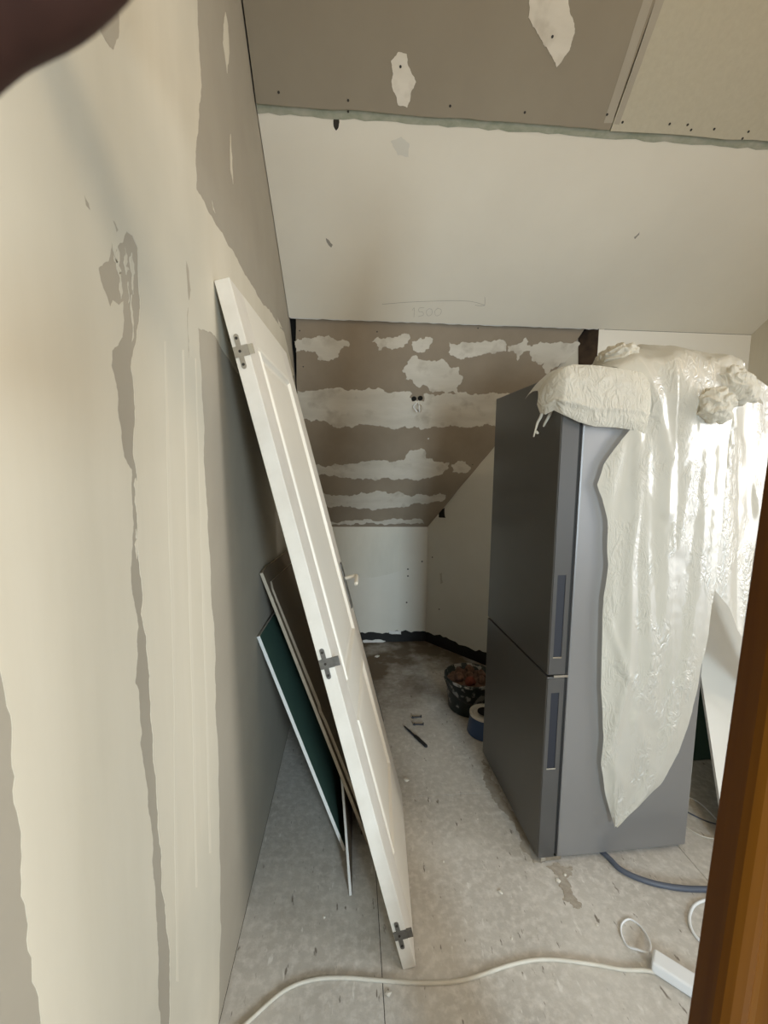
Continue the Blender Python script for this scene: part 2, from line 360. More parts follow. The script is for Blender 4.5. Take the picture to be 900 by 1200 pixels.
# ceiling: white sloped board, green joint strip, tan boards above
ceiling = slab('ceiling', S1, [(XW+.003, 0), (XR, 0), (XR, .93), (XW+.003, .93)], -.0125, 0, MT['white_board'], kind=ST)
# ragged cut edge of the white board
eb = [(338, 371), (430, 376), (520, 380), (610, 383), (702, 386)]
rng = random.Random(5)
pts = []
k = 60
for i in range(k+1): pts.append((XW+.01+(XO-XW-.01)*i/k, -.002-rng.uniform(0, .006)))
pts += [(XO, .004), (XW+.01, .004)]
slab('cut_edge', S1, pts, -.0125, -.0005, MT['gypsum'], ceiling)
L1 = S1.uv(300, 133)[1]; L0 = S1.uv(300, 119)[1]
gp = [(XW+.004, L1)]
for i in range(1, 70): gp.append((XW+.004+(XR-XW)*i/70, S1.uv(300, 132)[1]+rng.uniform(-.003, .004)))
gp += [(XR, L0+.03), (XW+.004, L0+.03)]
slab('green_strip', S1, gp, 0, .0015, MT['green_edge'], ceiling)
bot = S0.uv(300, 120)[1]
sa = S0.uv(716, 145); sb_ = S0.uv(767, 0); sd = (sb_[0]-sa[0])/(sb_[1]-sa[1])
top = .95
seam = lambda v: sa[0]+(v-sa[1])*sd
e1 = [(XW+.006, bot)]+[(XW+.01+(seam(bot)-XW)*i/24, bot+rng.uniform(-.003, .002)) for i in range(1, 24)]+[(seam(bot)-.003, bot)]
slab('plasterboard_panel', S0, e1+[(seam(top)-.003, top), (XW+.006, top)], .001, .0135, MT['board'], ceiling)
e2 = [(seam(bot)+.002, bot-.004)]+[(seam(bot)+(XR-seam(bot))*i/12, bot+rng.uniform(-.006, .002)) for i in range(1, 12)]+[(XR, bot)]
slab('plasterboard_panel', S0, e2+[(XR, top), (seam(top)+.002, top)], .001, .0135, MT['board_light'], ceiling)
for q, sd_ in (([(716, 143), (706, 143), (755, -10), (766, -10)], 1), ([(718, 144), (724, 145), (780, -10), (769, -10)], 2)):
    patch('tapered_edge', S0, q, MT['board_wall'] if sd_ == 1 else MT['board_wall'], ceiling, h=.0006, base=.0135, amp=.02, depth=3, seed=sd_)
patch('filler_tone_patch', S0, [(458, 70), (466, 60), (476, 62), (482, 85), (487, 95), (481, 108), (477, 125), (466, 122), (459, 100)], MT['filler_grey'], ceiling, h=.0012, base=.0135, seed=8)
patch('filler_tone_patch', S0, [(622, -30), (658, -30), (668, 18), (672, 38), (666, 58), (651, 78), (642, 60), (630, 40), (618, 20)], MT['filler_grey'], ceiling, h=.0012, base=.0135, seed=9)
for q in [(527, 123), (614, 130.5), (710, 133), (728, 142), (783, 144), (804, 145), (808, 151), (835, 150), (868, 161), (875, 153), (327, 107), (408, 116.5), (469, 77), (646, 42)]:
    disc('screw_head', S0, q[0], q[1], .0042, .0012, MT['screw'], ceiling, base=.0145 if q[1] < 100 else .0135)
for q in [(328, 119.5), (408, 130.5)]: disc('screw_head', S1, q[0], q[1], .004, .001, MT['screw'], ceiling, base=.0015)
for q, sd_ in (([(391, 139), (397, 138), (397, 148), (394, 153), (391, 148)], 1), ([(382, 279), (386, 282), (390, 287), (388, 290), (383, 284)], 2), ([(743, 278), (750, 271), (749, 275), (744, 280)], 3)):
    patch('gouge_mark', S1, q, MT['screw'] if sd_ == 1 else MT['pencil'], ceiling, h=.0006, seed=sd_, depth=2)
def pencil(fr, px, name='pencil_line', r=.0008, parent=None, m='pencil'):
    pp = [fr.p(*fr.uv(*q), .0004) for q in px]; bm = bmesh.new(); tube(bm, catmull(pp, 6), r, 5); return obj(name, bm, MT[m], parent)
pencil(S1, [(448, 356.5), (480, 354), (520, 352.5), (550, 353), (568, 357.5)], parent=ceiling)
pencil(S1, [(568, 348), (568.4, 352), (568, 358)], parent=ceiling)
pencil(S1, [(557, 357.4), (562, 358.3), (568, 358)], parent=ceiling)
# the faint pencilled figures 1500
for st in ([(483, 364), (485.5, 361), (485, 372)], [(497, 360.5), (491.5, 361), (491, 365), (495, 365.5), (496, 369), (490, 371)], [(503, 361.5), (499.5, 365), (501.5, 370), (506, 368), (506, 363), (503, 361.5)],
           [(513, 361), (509.5, 365), (511, 370), (516, 368), (517, 363), (513, 361)]):
    pencil(S1, st, 'pencil_figure', .0006, ceiling)
patch('thin_smear', S1, [(458, 165), (470, 160), (480, 168), (479, 184), (466, 182)], MT['white_wall'], ceiling, h=.0004, seed=4)
# upper flat ceiling behind the camera
zt = Z1+s0.z*top; yt = Y1+s0.y*top
bxobj('ceiling', (XW, YN, zt), (XR, yt+.05, zt+.1), MT['white_board'], kind=ST)

# alcove ceiling
LS = (Vector((0, YT-YB, ZT-ZB))).length
def xr_at(v):   # where the slope meets the splayed wall
    y = YB+s2.y*v; return XB+(YB-y)/(YB-YO)*(XO-XB)
pl = []
for i in range(26):
    v = LS*i/25; g = .004+max(0, (v/LS-.72))*.12
    pl.append((XW+g+rng.uniform(-.002, .003), v))
pr = []
for i in range(26):
    v = LS*i/25; g = .003+max(0, (v/LS-.80))*.26
    pr.append((xr_at(v)-g+rng.uniform(-.004, .004), v))
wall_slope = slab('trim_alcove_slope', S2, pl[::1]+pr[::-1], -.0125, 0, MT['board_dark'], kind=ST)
def z6(*p): return [(330+a/2.368, 360+b/2.368) for a, b in p]
bands = [
 z6((35, 95), (75, 85), (110, 80), (150, 90), (185, 95), (188, 108), (165, 115), (155, 140), (130, 150), (100, 145), (95, 125), (40, 125)),
 z6((250, 95), (290, 85), (355, 78), (350, 100), (320, 115), (270, 120)), z6((362, 95), (385, 85), (420, 90), (410, 115), (375, 125)),
 z6((465, 98), (530, 97), (622, 100), (622, 122), (560, 130), (480, 137), (463, 125)),
 z6((627, 108), (660, 100), (675, 85), (685, 95), (680, 105), (730, 100), (775, 95), (838, 110), (828, 135), (790, 155), (760, 165), (740, 185), (725, 170), (730, 155), (695, 140), (690, 122), (670, 125), (655, 148), (645, 125), (627, 122)),
 z6((335, 178), (350, 150), (375, 135), (400, 148), (440, 145), (490, 165), (500, 190), (490, 215), (495, 238), (420, 238), (395, 215), (375, 220), (345, 200)),
 z6((45, 232), (120, 226), (230, 230), (340, 232), (362, 240), (362, 262), (395, 262), (395, 240), (480, 241), (600, 240), (650, 242), (650, 326), (590, 328), (480, 328), (430, 330), (330, 334), (200, 332), (80, 318), (45, 300)),
 z6((80, 430), (130, 440), (210, 435), (250, 425), (330, 425), (350, 405), (380, 395), (400, 400), (405, 420), (440, 430), (465, 430), (460, 450), (440, 465), (400, 475), (300, 475), (180, 472), (90, 465)),
 z6((470, 435), (510, 428), (525, 445), (510, 460), (475, 458)),
 z6((100, 520), (200, 520), (290, 512), (370, 522), (440, 515), (455, 525), (440, 540), (400, 545), (330, 555), (200, 555), (110, 550)),
 z6((125, 595), (160, 598), (180, 592), (250, 590), (390, 590), (395, 600), (200, 603), (130, 606)),
]
for i, b in enumerate(bands): patch('filler_tone_patch', S2, b, MT['filler_grey'], wall_slope, h=.0015, seed=60+i, depth=5, amp=.26)
# the paper joint along the wide filler band, two holes and a stub of wire
pencil(S2, z6((400, 277), (480, 279), (590, 281)), 'joint_line', .001, wall_slope)
for q in ((485.0, 467.2), (492.5, 466.5)): disc('wire_hole', S2, q[0], q[1], .017, .0022, MT['dark_gap'], wall_slope, seg=14)
a, b = S2.uv(488, 474); c = S2.p(a, b, 0)
wire = empty('wire_stub', c); tag(wire, 'twisted stub of pale wires hanging from two holes in the alcove slope', 'wire')
for k in range(3):
    bm = bmesh.new(); d = Vector(((-.022, .03, .012)[k], -.01-.01*k, -.005))
    tube(bm, catmull([Vector((0, .01, .02)), Vector((.005*k, -.012, .008)), Vector(d+Vector((0, -.01, -.012))), d*0.4+Vector((.01, -.02, -.05)), Vector((-.006+.01*k, -.012, -.035))], 6), .0032, 7)
    obj('wire_strand', bm, MT['strip'] if k != 1 else MT['brown_core'], wire, smooth=True)
disc('paint_spot', S2, 502, 514, .006, .001, MT['gypsum'], wall_slope)
for q in z6((50, 65), (60, 165), (545, 58), (530, 437)): disc('screw_head', S2, q[0], q[1], .004, .0012, MT['screw'], wall_slope)
for q in z6((265, 68),): disc('screw_head', S2, q[0], q[1], .004, .0012, MT['screw'], wall_slope)

# knee wall and splayed wall of the alcove, with the black membrane at their feet
MB_ = .085
wall_back = bxobj('wall_back', (XW, YB, 0), (XB+.1, YB+.1, ZB+.16), MT['white_wall'], kind=ST)
rag = [(XW, 0)]; 
def membrane(fr, x0, x1, h0, h1, seed, parent):
    rg = random.Random(seed); n = 40
    pts = [(x0, .002)]+[(x1, .002)]+[(x1-(x1-x0)*i/n, (h1+(h0-h1)*i/n)+rg.uniform(-.008, .008)+(.012 if (i//6) % 2 else 0)) for i in range(n+1)]
    return slab('membrane_strip', fr, pts, .001, .005, MT['black'], parent)
membrane(BW, XW, XB, .06, .092, 3, wall_back)
patch('filler_tone_patch', BW, [(340, 618), (470, 618), (470, 668), (455, 673), (436, 677), (420, 677), (402, 673), (385, 668), (340, 664)], MT['cream_back'], wall_back, h=.0015, seed=5, amp=.03)  # creamy band across the upper wall with a curved lower edge
for i, q in enumerate([[(455, 738), (470, 739), (470, 743), (456, 742)], [(425, 750), (440, 749), (452, 751), (440, 753), (426, 753)]]):
    patch('plaster_crust', BW, q, MT['gypsum'], wall_back, h=.003, base=.005, seed=i, depth=2)
for q in [(417, 659), (494.6, 658), (478, 667), (478, 675), (476.5, 706)]: disc('dowel_hole', BW, q[0], q[1], .007, .001, MT['screw'], wall_back)
al = (Vector((XO, YO, 0))-Vector((XB, YB, 0))).length
wall_alcove = slab('wall_alcove', AW, [(0, 0), (al, 0), (al, 2.6), (0, ZB+.15)], -.1, 0, MT['white_wall'], kind=ST)
membrane(AW, 0, al, .09, .085, 9, wall_alcove)
for q in [(506.7, 653), (514.7, 714)]: disc('dowel_hole', AW, q[0], q[1], .006, .001, MT['screw'], wall_alcove)
slab('dark_reveal', AW, [(al-.085, 1.75), (al, 1.75), (al, 2.5), (al-.13, 2.5)], 0, .003, MT['dark_wood'], wall_alcove)
patch('wall_hole', AW, [(514, 598), (521, 595), (522, 607), (514, 606)], MT['dark_gap'], wall_alcove, h=.002, depth=2)
patch('thin_smear', AW, [(515, 672), (518, 671), (519, 683), (516, 684)], MT['filler_thin'], wall_alcove, h=.0006)

# bright wall to the right of the alcove, right wall with window, rear wall with window
wall_front = bxobj('wall_front', (XO, YO, 0), (XR+.1, YO+.1, ZO-.002), MT['bright_wall'], kind=ST)
bm = bmesh.new()
WY0, WY1, WZ0, WZ1 = -.95, 1.05, .65, 2.30
box(bm, (XR, YN, 0), (XR+.12, WY0, 3.7)); box(bm, (XR, WY1, 0), (XR+.12, YO, 3.7)); box(bm, (XR, WY0, 0), (XR+.12, WY1, WZ0)); box(bm, (XR, WY0, WZ1), (XR+.12, WY1, 3.7))
wall_right = obj('wall_right', bm, MT['filler_ridge'], kind=ST)
RX0, RX1, RZ0, RZ1 = .5, 1.5, .85, 2.05
bm = bmesh.new()
box(bm, (XW, YN-.12, 0), (RX0, YN, 3.7)); box(bm, (RX1, YN-.12, 0), (XR, YN, 3.7)); box(bm, (RX0, YN-.12, 0), (RX1, YN, RZ0)); box(bm, (RX0, YN-.12, RZ1), (RX1, YN, 3.7))
wall_rear = obj('wall_rear', bm, MT['filler_ridge'], kind=ST)
def window(name, lo, hi, axis):
    root = empty(name, ((lo[0]+hi[0])/2, (lo[1]+hi[1])/2, lo[2])); root['kind'] = ST
    inv = Matrix.Translation(-Vector(root.location)); bm = bmesh.new(); t = .05
    k = 1-axis
    def bb(a0, a1, z0, z1):
        l = [0, 0, z0]; h = [0, 0, z1]; l[axis] = lo[axis]; h[axis] = hi[axis]; l[k] = a0; h[k] = a1; box(bm, l, h, inv)
    bb(lo[k], lo[k]+t, lo[2], hi[2]); bb(hi[k]-t, hi[k], lo[2], hi[2]); bb(lo[k]+t, hi[k]-t, lo[2], lo[2]+t); bb(lo[k]+t, hi[k]-t, hi[2]-t, hi[2])
    obj('window_frame', bm, MT['door_paint'], root)
window('window_1', (XR+.06, WY0, WZ0), (XR+.11, WY1, WZ1), 0)
window('window_2', (RX0, YN-.1, RZ0), (RX1, YN-.05, RZ1), 1)
# dark lining behind the boards
bm = bmesh.new()
def lin(ya, za, yb, zb, h):
    x0, x1 = XW-.1, XR+.12
    vs = [bm.verts.new(p) for p in ((x0, ya, za), (x1, ya, za), (x1, yb, zb), (x0, yb, zb), (x0, ya, za+h), (x1, ya, za+h), (x1, yb, zb+h), (x0, yb, zb+h))]
    for q in ((0, 1, 2, 3), (7, 6, 5, 4), (0, 4, 5, 1), (1, 5, 6, 2), (2, 6, 7, 3), (3, 7, 4, 0)): bm.faces.new([vs[i] for i in q])
lin(YB+.15, ZB+.02, YO-.05, ZO+.14, .05); lin(YO, ZO+.09, Y1-.05, Z1+.12, .05); lin(Y1, Z1+.09, yt-.1, zt+.13, .05)
obj('trim_roof_lining', bm, MT['dark_gap'], kind=ST)

# ------------------------------------------------------------------ wooden door frame close on the right
dfr = empty('door_1', (.366, .35, 0)); dfr['kind'] = ST
def prism(bm, prof, z0, z1, lean=(0, 0)):
    a = [bm.verts.new((x, y, z0)) for x, y in prof]; b = [bm.verts.new((x+lean[0], y+lean[1], z1)) for x, y in prof]
    n = len(prof)
    for i in range(n): bm.faces.new((a[i], a[(i+1) % n], b[(i+1) % n], b[i]))
    bm.faces.new(a[::-1]); bm.faces.new(b)
bm = bmesh.new()
prof = [(-.037, -.004), (-.034, -.010), (-.028, -.014), (-.018, -.0155), (-.008, -.013), (-.002, -.009), (.006, -.008), (.02, -.010), (.04, -.014), (.06, -.015), (.07, -.012), (.07, 0), (-.037, 0)]
prism(bm, prof, 0, 2.1, (.076, 0)); obj('architrave', bm, MT['wood'], dfr)
bm = bmesh.new(); prism(bm, [(-.030, .0), (.10, .0), (.10, .028), (-.030, .028)], 0, 2.1, (.076, 0)); obj('jamb', bm, MT['wood'], dfr, bevel=.002)
bm = bmesh.new(); box(bm, (-.70, .0, 2.1), (.16, .06, 2.15)); obj('head', bm, MT['wood'], dfr)
bm = bmesh.new(); prism(bm, [(.10, .0), (.14, .0), (.14, .1), (.10, .1)], 0, 2.1, (.076, 0)); obj('stop', bm, MT['wood'], dfr)

# ------------------------------------------------------------------ leaning white door
B = Vector((.1564, 1.1187, 0)); T = Vector((XW, 1.178, 1.974)); Wv = Vector((math.sin(R(3.03)), math.cos(R(3.03)), 0))
Vv = (T-B).normalized(); Wv = (Wv-Vv*Wv.dot(Vv)).normalized(); Nv = Wv.cross(Vv); Nv = Nv if Nv.x > 0 else -Nv
DW, DH, DT = .70, 2.04, .04
DM = Matrix((Wv, Vv, Nv)).transposed().to_4x4(); DM.translation = B + Vector((.002, 0, .0))
door = empty('panelled_door', (0, 0, 0)); door.matrix_world = DM
tag(door, 'tall white two-panel door leaning off its hinges against the left wall', 'door')
def grid_panel(bm, u0, u1, v0, v1, top, d):   # raised-and-fielded panel: returns nothing; frame opening u0..v1, face height top
    steps = [(0, 0), (.010, -.004), (.016, .003), (.024, -.007), (.034, -.009), (.060, -.003), (.064, -.0025)]
    loops = []
    for off, h in steps:
        loops.append([bm.verts.new((a, b, top+h)) for a, b in ((u0+off, v0+off), (u1-off, v0+off), (u1-off, v1-off), (u0+off, v1-off))])
    for i in range(len(loops)-1):
        for k in range(4): bm.faces.new((loops[i][k], loops[i][(k+1) % 4], loops[i+1][(k+1) % 4], loops[i+1][k]))
    bm.faces.new(loops[-1])
P1 = (.115, .575, .85, 1.90); P2 = (.115, .575, .24, .74)
bm = bmesh.new()
box(bm, (0, 0, 0), (P1[0], DH, DT)); box(bm, (P1[1], 0, 0), (DW, DH, DT))
obj('stile', bm, MT['door_dirty'], door, bevel=.0015)
bm = bmesh.new()
for v0, v1 in ((0, P2[2]), (P2[3], P1[2]), (P1[3], DH)): box(bm, (P1[0], v0, 0.0), (P1[1], v1, DT))
obj('rail', bm, MT['door_paint'], door)
for P in (P1, P2):
    bm = bmesh.new(); grid_panel(bm, *P, DT, 0); grid_panel(bm, *P, DT, 0)
    bm2 = bm; bmesh.ops.delete(bm, geom=[v for v in bm.verts][28:], context='VERTS')
    vs = [bm.verts.new((a, b, .006)) for a, b in ((P[0], P[2]), (P[1], P[2]), (P[1], P[3]), (P[0], P[3]))]; bm.faces.new(vs[::-1])
    obj('door_panel', bm, MT['door_paint'], door)
# thin shadow line where the lipping meets the face (edge band)
for v, key in ((1.855, 'hinge_top'), (.985, 'hinge'), (.115, 'hinge')):
    h = empty('hinge_plate', (0, 0, 0)); h.parent = door; h.location = (0, v, DT*.48)
    bm = bmesh.new()
    def stad(bm, cx, cy, hw, hh, t0, t1, seg=10):   # rounded bar lying on the door's edge face (normal -u): coords (v, n)
        pts = []
        for k in range(seg+1): a = math.pi*k/seg; pts.append((cx+hh-hw+hw*math.sin(a) if 0 else cx+(hh-hw)+hw*math.sin(a), cy+hw*math.cos(a)))
        for k in range(seg+1): a = math.pi+math.pi*k/seg; pts.append((cx-(hh-hw)+hw*math.sin(a), cy+hw*math.cos(a)))
        A = [bm.verts.new((-t0, p[0], p[1])) for p in pts]; Bv = [bm.verts.new((-t1, p[0], p[1])) for p in pts]; n = len(pts)
        for i in range(n): bm.faces.new((A[i], A[(i+1) % n], Bv[(i+1) % n], Bv[i]))
        bm.faces.new(A); bm.faces.new(Bv[::-1])
    stad(bm, 0, -.002, .0065, .045, 0, .0025)
    box(bm, (-.0022, -.014, -.018), (0, .014, .021))
    obj('plate', bm, MT[key], h)
    bm = bmesh.new(); box(bm, (-.003, -.013, .021), (.004, .013, .038) if key != 'hinge_top' else (.003, .013, .034)); obj('hinge_arm', bm, MT['chrome'] if key == 'hinge_top' else MT[key], h, bevel=.001)
    for dv in (-.034, .034, 0):
        bm = bmesh.new(); cyl(bm, (-.0025, dv, -.002), (-1, 0, 0), .0038, .0012, 10); obj('screw_head', bm, MT['screw'], h)
# lever handle on the far stile
hd = empty('lever_handle', (0, 0, 0)); hd.parent = door; hd.location = (DW-.055, 1.03, DT)
bm = bmesh.new(); box(bm, (-.02, -.10, 0), (.02, .10, .006)); obj('handle_plate', bm, MT['hinge'], hd, bevel=.002)
bm = bmesh.new(); tube(bm, catmull([Vector((0, .03, .004)), Vector((0, .03, .04)), Vector((-.006, .03, .055)), Vector((-.05, .027, .058)), Vector((-.10, .02, .056))], 6), .008, 10); obj('lever', bm, MT['door_paint'], hd, smooth=True)

# ------------------------------------------------------------------ sheets leaning behind the door
def lean_sheet(name, label, x_foot, y0, y1, z_top, th, mface, medge, x_top=XW, yskew=0.0, z0=0.0, broken=None):
    foot = Vector((x_foot, y0, z0)); topp = Vector((x_top, y0+yskew, z_top)); v = topp-foot; H = v.length; v.normalize()
    u = Vector((0, 1, 0)); u = (u-v*u.dot(v)).normalized(); n = u.cross(v); n = n if n.x > 0 else -n
    root = empty(name, foot); root.matrix_world = Matrix.Translation(foot) @ Matrix((u, v, n)).transposed().to_4x4()
    tag(root, label, 'board', 'boards leaning behind the white door')
    L_ = y1-y0
    outl = broken(L_, H) if broken else [(0, 0), (L_, 0), (L_, H), (0, H)]
    fr = Frame((0, 0, 0), (1, 0, 0), (0, 1, 0), (0, 0, 1))
    slab('gypsum_core', fr, outl, .0006, th-.0006, medge, root)
    slab('face_paper', fr, outl, th-.0006, th, mface, root); slab('face_paper', fr, outl, 0, .0006, mface, root)
    return root
lean_sheet('green_plasterboard', 'green moisture-resistant board with a white edge, leaning lowest against the left wall', -.030, 1.53, 2.35, .862, .0135, MT['green_face'], MT['gypsum'], yskew=.045)
def brk1(L_, H): return [(0, .0), (L_, 0), (L_, H), (.08, H), (0, H-.01)]
lean_sheet('tan_plasterboard', 'tan board leaning between the green board and the white door, nearer the wall', .066, 1.55, 2.93, 1.10, .013, MT['brown_face'], MT['brown_core'], yskew=.085, broken=brk1)
def brk2(L_, H): return [(0, 0), (L_, 0), (L_-.05, H*.3), (L_-.02, H*.55), (L_-.10, H*.8), (L_-.12, H-.03), (.02, H-.03), (0, H-.06), (.004, H*.52), (-.012, H*.5), (0, H*.46)]
lean_sheet('tan_plasterboard', 'tan board with a chipped edge, outermost of the boards right behind the white door', .086, 1.565, 3.02, 1.075, .0125, MT['brown_face'], MT['brown_core'], x_top=XW+.018, yskew=.095, broken=brk2)
def brk3(L_, H): return [(0, 0), (L_, 0), (L_, H*.9), (.20, H), (.13, H*.62), (.04, H*.2)]
lean_sheet('plasterboard_offcut', 'small broken board offcut with a pale edge standing at the foot of the green board', -.004, 1.352, 1.72, .34, .010, MT['brown_face'], MT['gypsum'], x_top=-.055, yskew=.10, broken=brk3)

# ------------------------------------------------------------------ fridge
FX, FY, FP = .7088, 1.4206, R(2.2605); FWd, FDp, FH = .612, .618, 1.83
fridge = empty('fridge_freezer', (FX, FY, 0), (0, 0, FP))
tag(fridge, 'tall grey two-door fridge freezer standing in the middle of the room', 'fridge')
DTh = .066
bm = bmesh.new(); box(bm, (DTh+.012, 0, .025), (FDp, FWd, FH-.005)); obj('body', bm, MT['fridge_side'], fridge, bevel=.006)
bm = bmesh.new(); box(bm, (DTh-.002, .008, .035), (DTh+.013, FWd-.008, FH-.012)); obj('door_gasket', bm, MT['rubber'], fridge)
ZM = .757
def fdoor(z0, z1, s0_, s1_):
    bm = bmesh.new(); box(bm, (0, .001, z0), (DTh, FWd, z1))
    d = obj('freezer_door' if z0 < .3 else 'fridge_door', bm, MT['fridge_door'], fridge, bevel=.004)
    # side strip with the grip recess: frame around the slot
    x0, x1 = .016, .047; e = .0025
    bm = bmesh.new()
    box(bm, (.002, -e, z0+.004), (x0, .002, z1-.004)); box(bm, (x1, -e, z0+.004), (DTh-.002, .002, z1-.004))
    box(bm, (x0, -e, z0+.004), (x1, .002, s0_)); box(bm, (x0, -e, s1_), (x1, .002, z1-.004))
    obj('edge_strip', bm, MT['fridge_strip'], d)
    bm = bmesh.new(); box(bm, (x0, -.0006, s0_), (x1, .0015, s1_)); obj('grip_recess', bm, MT['fridge_slot'], d)
    bm = bmesh.new(); box(bm, (x0-.002, -e-.0012, s0_-.003), (x1+.001, -e+.0005, s0_+.002)); obj('grip_trim', bm, MT['chrome'], d)
fdoor(.03, ZM-.004, .398, .694); fdoor(ZM+.004, FH, .829, 1.132)
bm = bmesh.new(); box(bm, (.022, -.004, ZM-.004), (DTh+.012, .02, ZM+.004)); obj('hinge', bm, MT['chrome'], fridge)
bm = bmesh.new(); box(bm, (.015, .0, .016), (DTh+.03, .03, .032)); obj('hinge', bm, MT['chrome'], fridge)
for x, y in ((.10, .05), (.10, FWd-.05), (FDp-.05, .05), (FDp-.05, FWd-.05)):
    bm = bmesh.new(); cyl(bm, (x, y, 0), (0, 0, 1), .02, .027, 14); obj('foot', bm, MT['rubber'], fridge)
bm = bmesh.new(); box(bm, (.09, .03, FH-.006), (FDp-.02, FWd-.03, FH+.006)); obj('top_plate', bm, MT['fridge_side'], fridge)

# ------------------------------------------------------------------ plastic dust sheet over the fridge
sheet = empty('plastic_sheet', (1.05, 1.42, 1.84)); tag(sheet, 'crumpled milky plastic dust sheet draped over the top of the grey fridge', 'sheet')
SI = Matrix.Translation(-Vector(sheet.location))
def interp(tab, y):
    if y <= tab[0][0]: return tab[0][1]
    for (a, p), (b, q) in zip(tab, tab[1:]):
        if y <= b: return p+(q-p)*(y-a)/(b-a)
    return tab[-1][1]
YF = FY-.006
def xz(px, py, Y=None): return hit(px, py, (0, YF if Y is None else Y, 0), Vector((0, 1, 0)))
LEFT = [(428, 742), (470, 741), (500, 738), (516, 724), (544, 704), (568, 697), (584, 704), (608, 708), (660, 710), (700, 705), (724, 704), (804, 702), (860, 705), (892, 702), (924, 706), (950, 713), (964, 717)]
RIGHT = [(428, 856), (470, 856), (500, 852), (520, 849), (572, 846), (632, 840), (688, 834), (740, 826), (788, 818), (832, 808), (880, 792), (916, 772), (944, 744), (964, 719)]
# ridges of the folds, px polylines: (points, width px, height m)
RID = [([(744, 430), (743, 520), (741, 600), (735, 660), (733, 740), (732, 790), (722, 830), (708, 880)], 5, .020),
       ([(726, 510), (714, 560), (708, 600), (713, 700)], 6, .014), ([(706, 705), (716, 745), (731, 790)], 4, .014),
       ([(750, 430), (766, 480), (778, 540), (776, 600)], 6, .020), ([(762, 424), (800, 470), (800, 560), (792, 640)], 7, .018),
       ([(752, 520), (752, 640), (758, 760), (766, 840)], 6, .012), ([(822, 470), (822, 560), (816, 680), (800, 800)], 7, .016),
       ([(806, 440), (812, 500), (806, 600)], 6, .012), ([(838, 500), (842, 560), (836, 640), (826, 740)], 6, .014),
       ([(740, 840), (752, 870), (760, 900), (745, 930)], 6, .010), ([(790, 420), (786, 470), (790, 540)], 7, .014),
       ([(712, 890), (730, 920), (720, 955)], 6, .008), ([(770, 590), (776, 680), (784, 780), (780, 860)], 10, .010)]
def dseg(p, a, b):
    ax, ay = a; bx, by = b; dx, dy = bx-ax, by-ay; L2 = dx*dx+dy*dy or 1
    t = max(0, min(1, ((p[0]-ax)*dx+(p[1]-ay)*dy)/L2)); return math.hypot(p[0]-ax-t*dx, p[1]-ay-t*dy)
def ridge(px, py, RL=RID):
    h = 0
    for pts, wd, hh in RL:
        d = min(dseg((px, py), a, b) for a, b in zip(pts, pts[1:]))
        if d < wd*5: h += .5*(.5 if px > 785 else .8)*hh*math.exp(-(d/(wd*1.25))**2)
    return h
def crumple(p, s, a):
    n = noise.noise(Vector(p)*s); m = noise.noise(Vector(p)*s*2.3+Vector((7, 3, 1)))
    return a*(1-2*math.sqrt(n*n+.01))*.7+a*.3*(1-2*math.sqrt(m*m+.02))
def grid_mesh(name, rows, mat_, smooth=True, kind=None):
    bm = bmesh.new(); V = [[bm.verts.new(SI @ p) for p in r] for r in rows]
    for i in range(len(V)-1):
        for j in range(len(V[0])-1): bm.faces.new((V[i][j], V[i][j+1], V[i+1][j+1], V[i+1][j]))
    me = bpy.data.meshes.new(name); bm.to_mesh(me); bm.free()
    return link(name, me, mat_, sheet, smooth)
rows = []
NJ = 90
# over the top: from the back of the fridge forward, heaped
for i in range(26):
    t = i/25; Y = FY+.36*(1-t)
    r = []
    for j in range(NJ+1):
        s = j/NJ; xl = .865+(.0)*(1-t); xr = 1.435-.10*(1-t)
        x = xl+(xr-xl)*s
        hump = .115*math.sin(math.pi*min(1, max(0, s*1.02)))**.6*(1-.35*abs(t-.6))
        z = 1.842+hump*(.55+.45*math.sin(t*math.pi))+crumple((x, Y, .3), 9, .022)
        if x > 1.34: z -= (x-1.34)*1.2
        edge = (1-t) if t < .9 else 0
        r.append(Vector((x, Y, max(z, 1.845) if x < 1.33 else z)))
    rows.append(r)
last = rows[-1]
NI = 190
for i in range(NI+1):
    py = 430+(964-430)*i/NI
    l, rr = interp(LEFT, py), interp(RIGHT, py)
    r = []
    jag = 0
    for j in range(NJ+1):
        s = j/NJ; px = l+(rr-l)*s
        px += 1.6*noise.noise(Vector((py*.03, 5.1, s*2)))
        p = xz(px, py)
        edge = min(s, 1-s); ef = min(1, edge*6)
        top_bulge = .05*math.exp(-(py-430)/35)
        h = .010+ridge(px, py)*(.4+.6*ef)+(.010+.006*math.sin(s*9+py*.006))*ef*.6+crumple((p.x*1.2, 2, p.z*.35), 6, .004)+crumple((p.x*1.5, 8, p.z), 22, .0012)*(.3+.7*min(1, max(0, (s-.3)*3)))+top_bulge
        # the valley lines left of the strong fold
        q = Vector((p.x, p.y-h, p.z)); 
        if i < 14: q = last[j].lerp(q, (i+1)/15)
        r.append(q)
    rows.append(r)
grid_mesh('hanging_fold', rows, MT['sheet'])

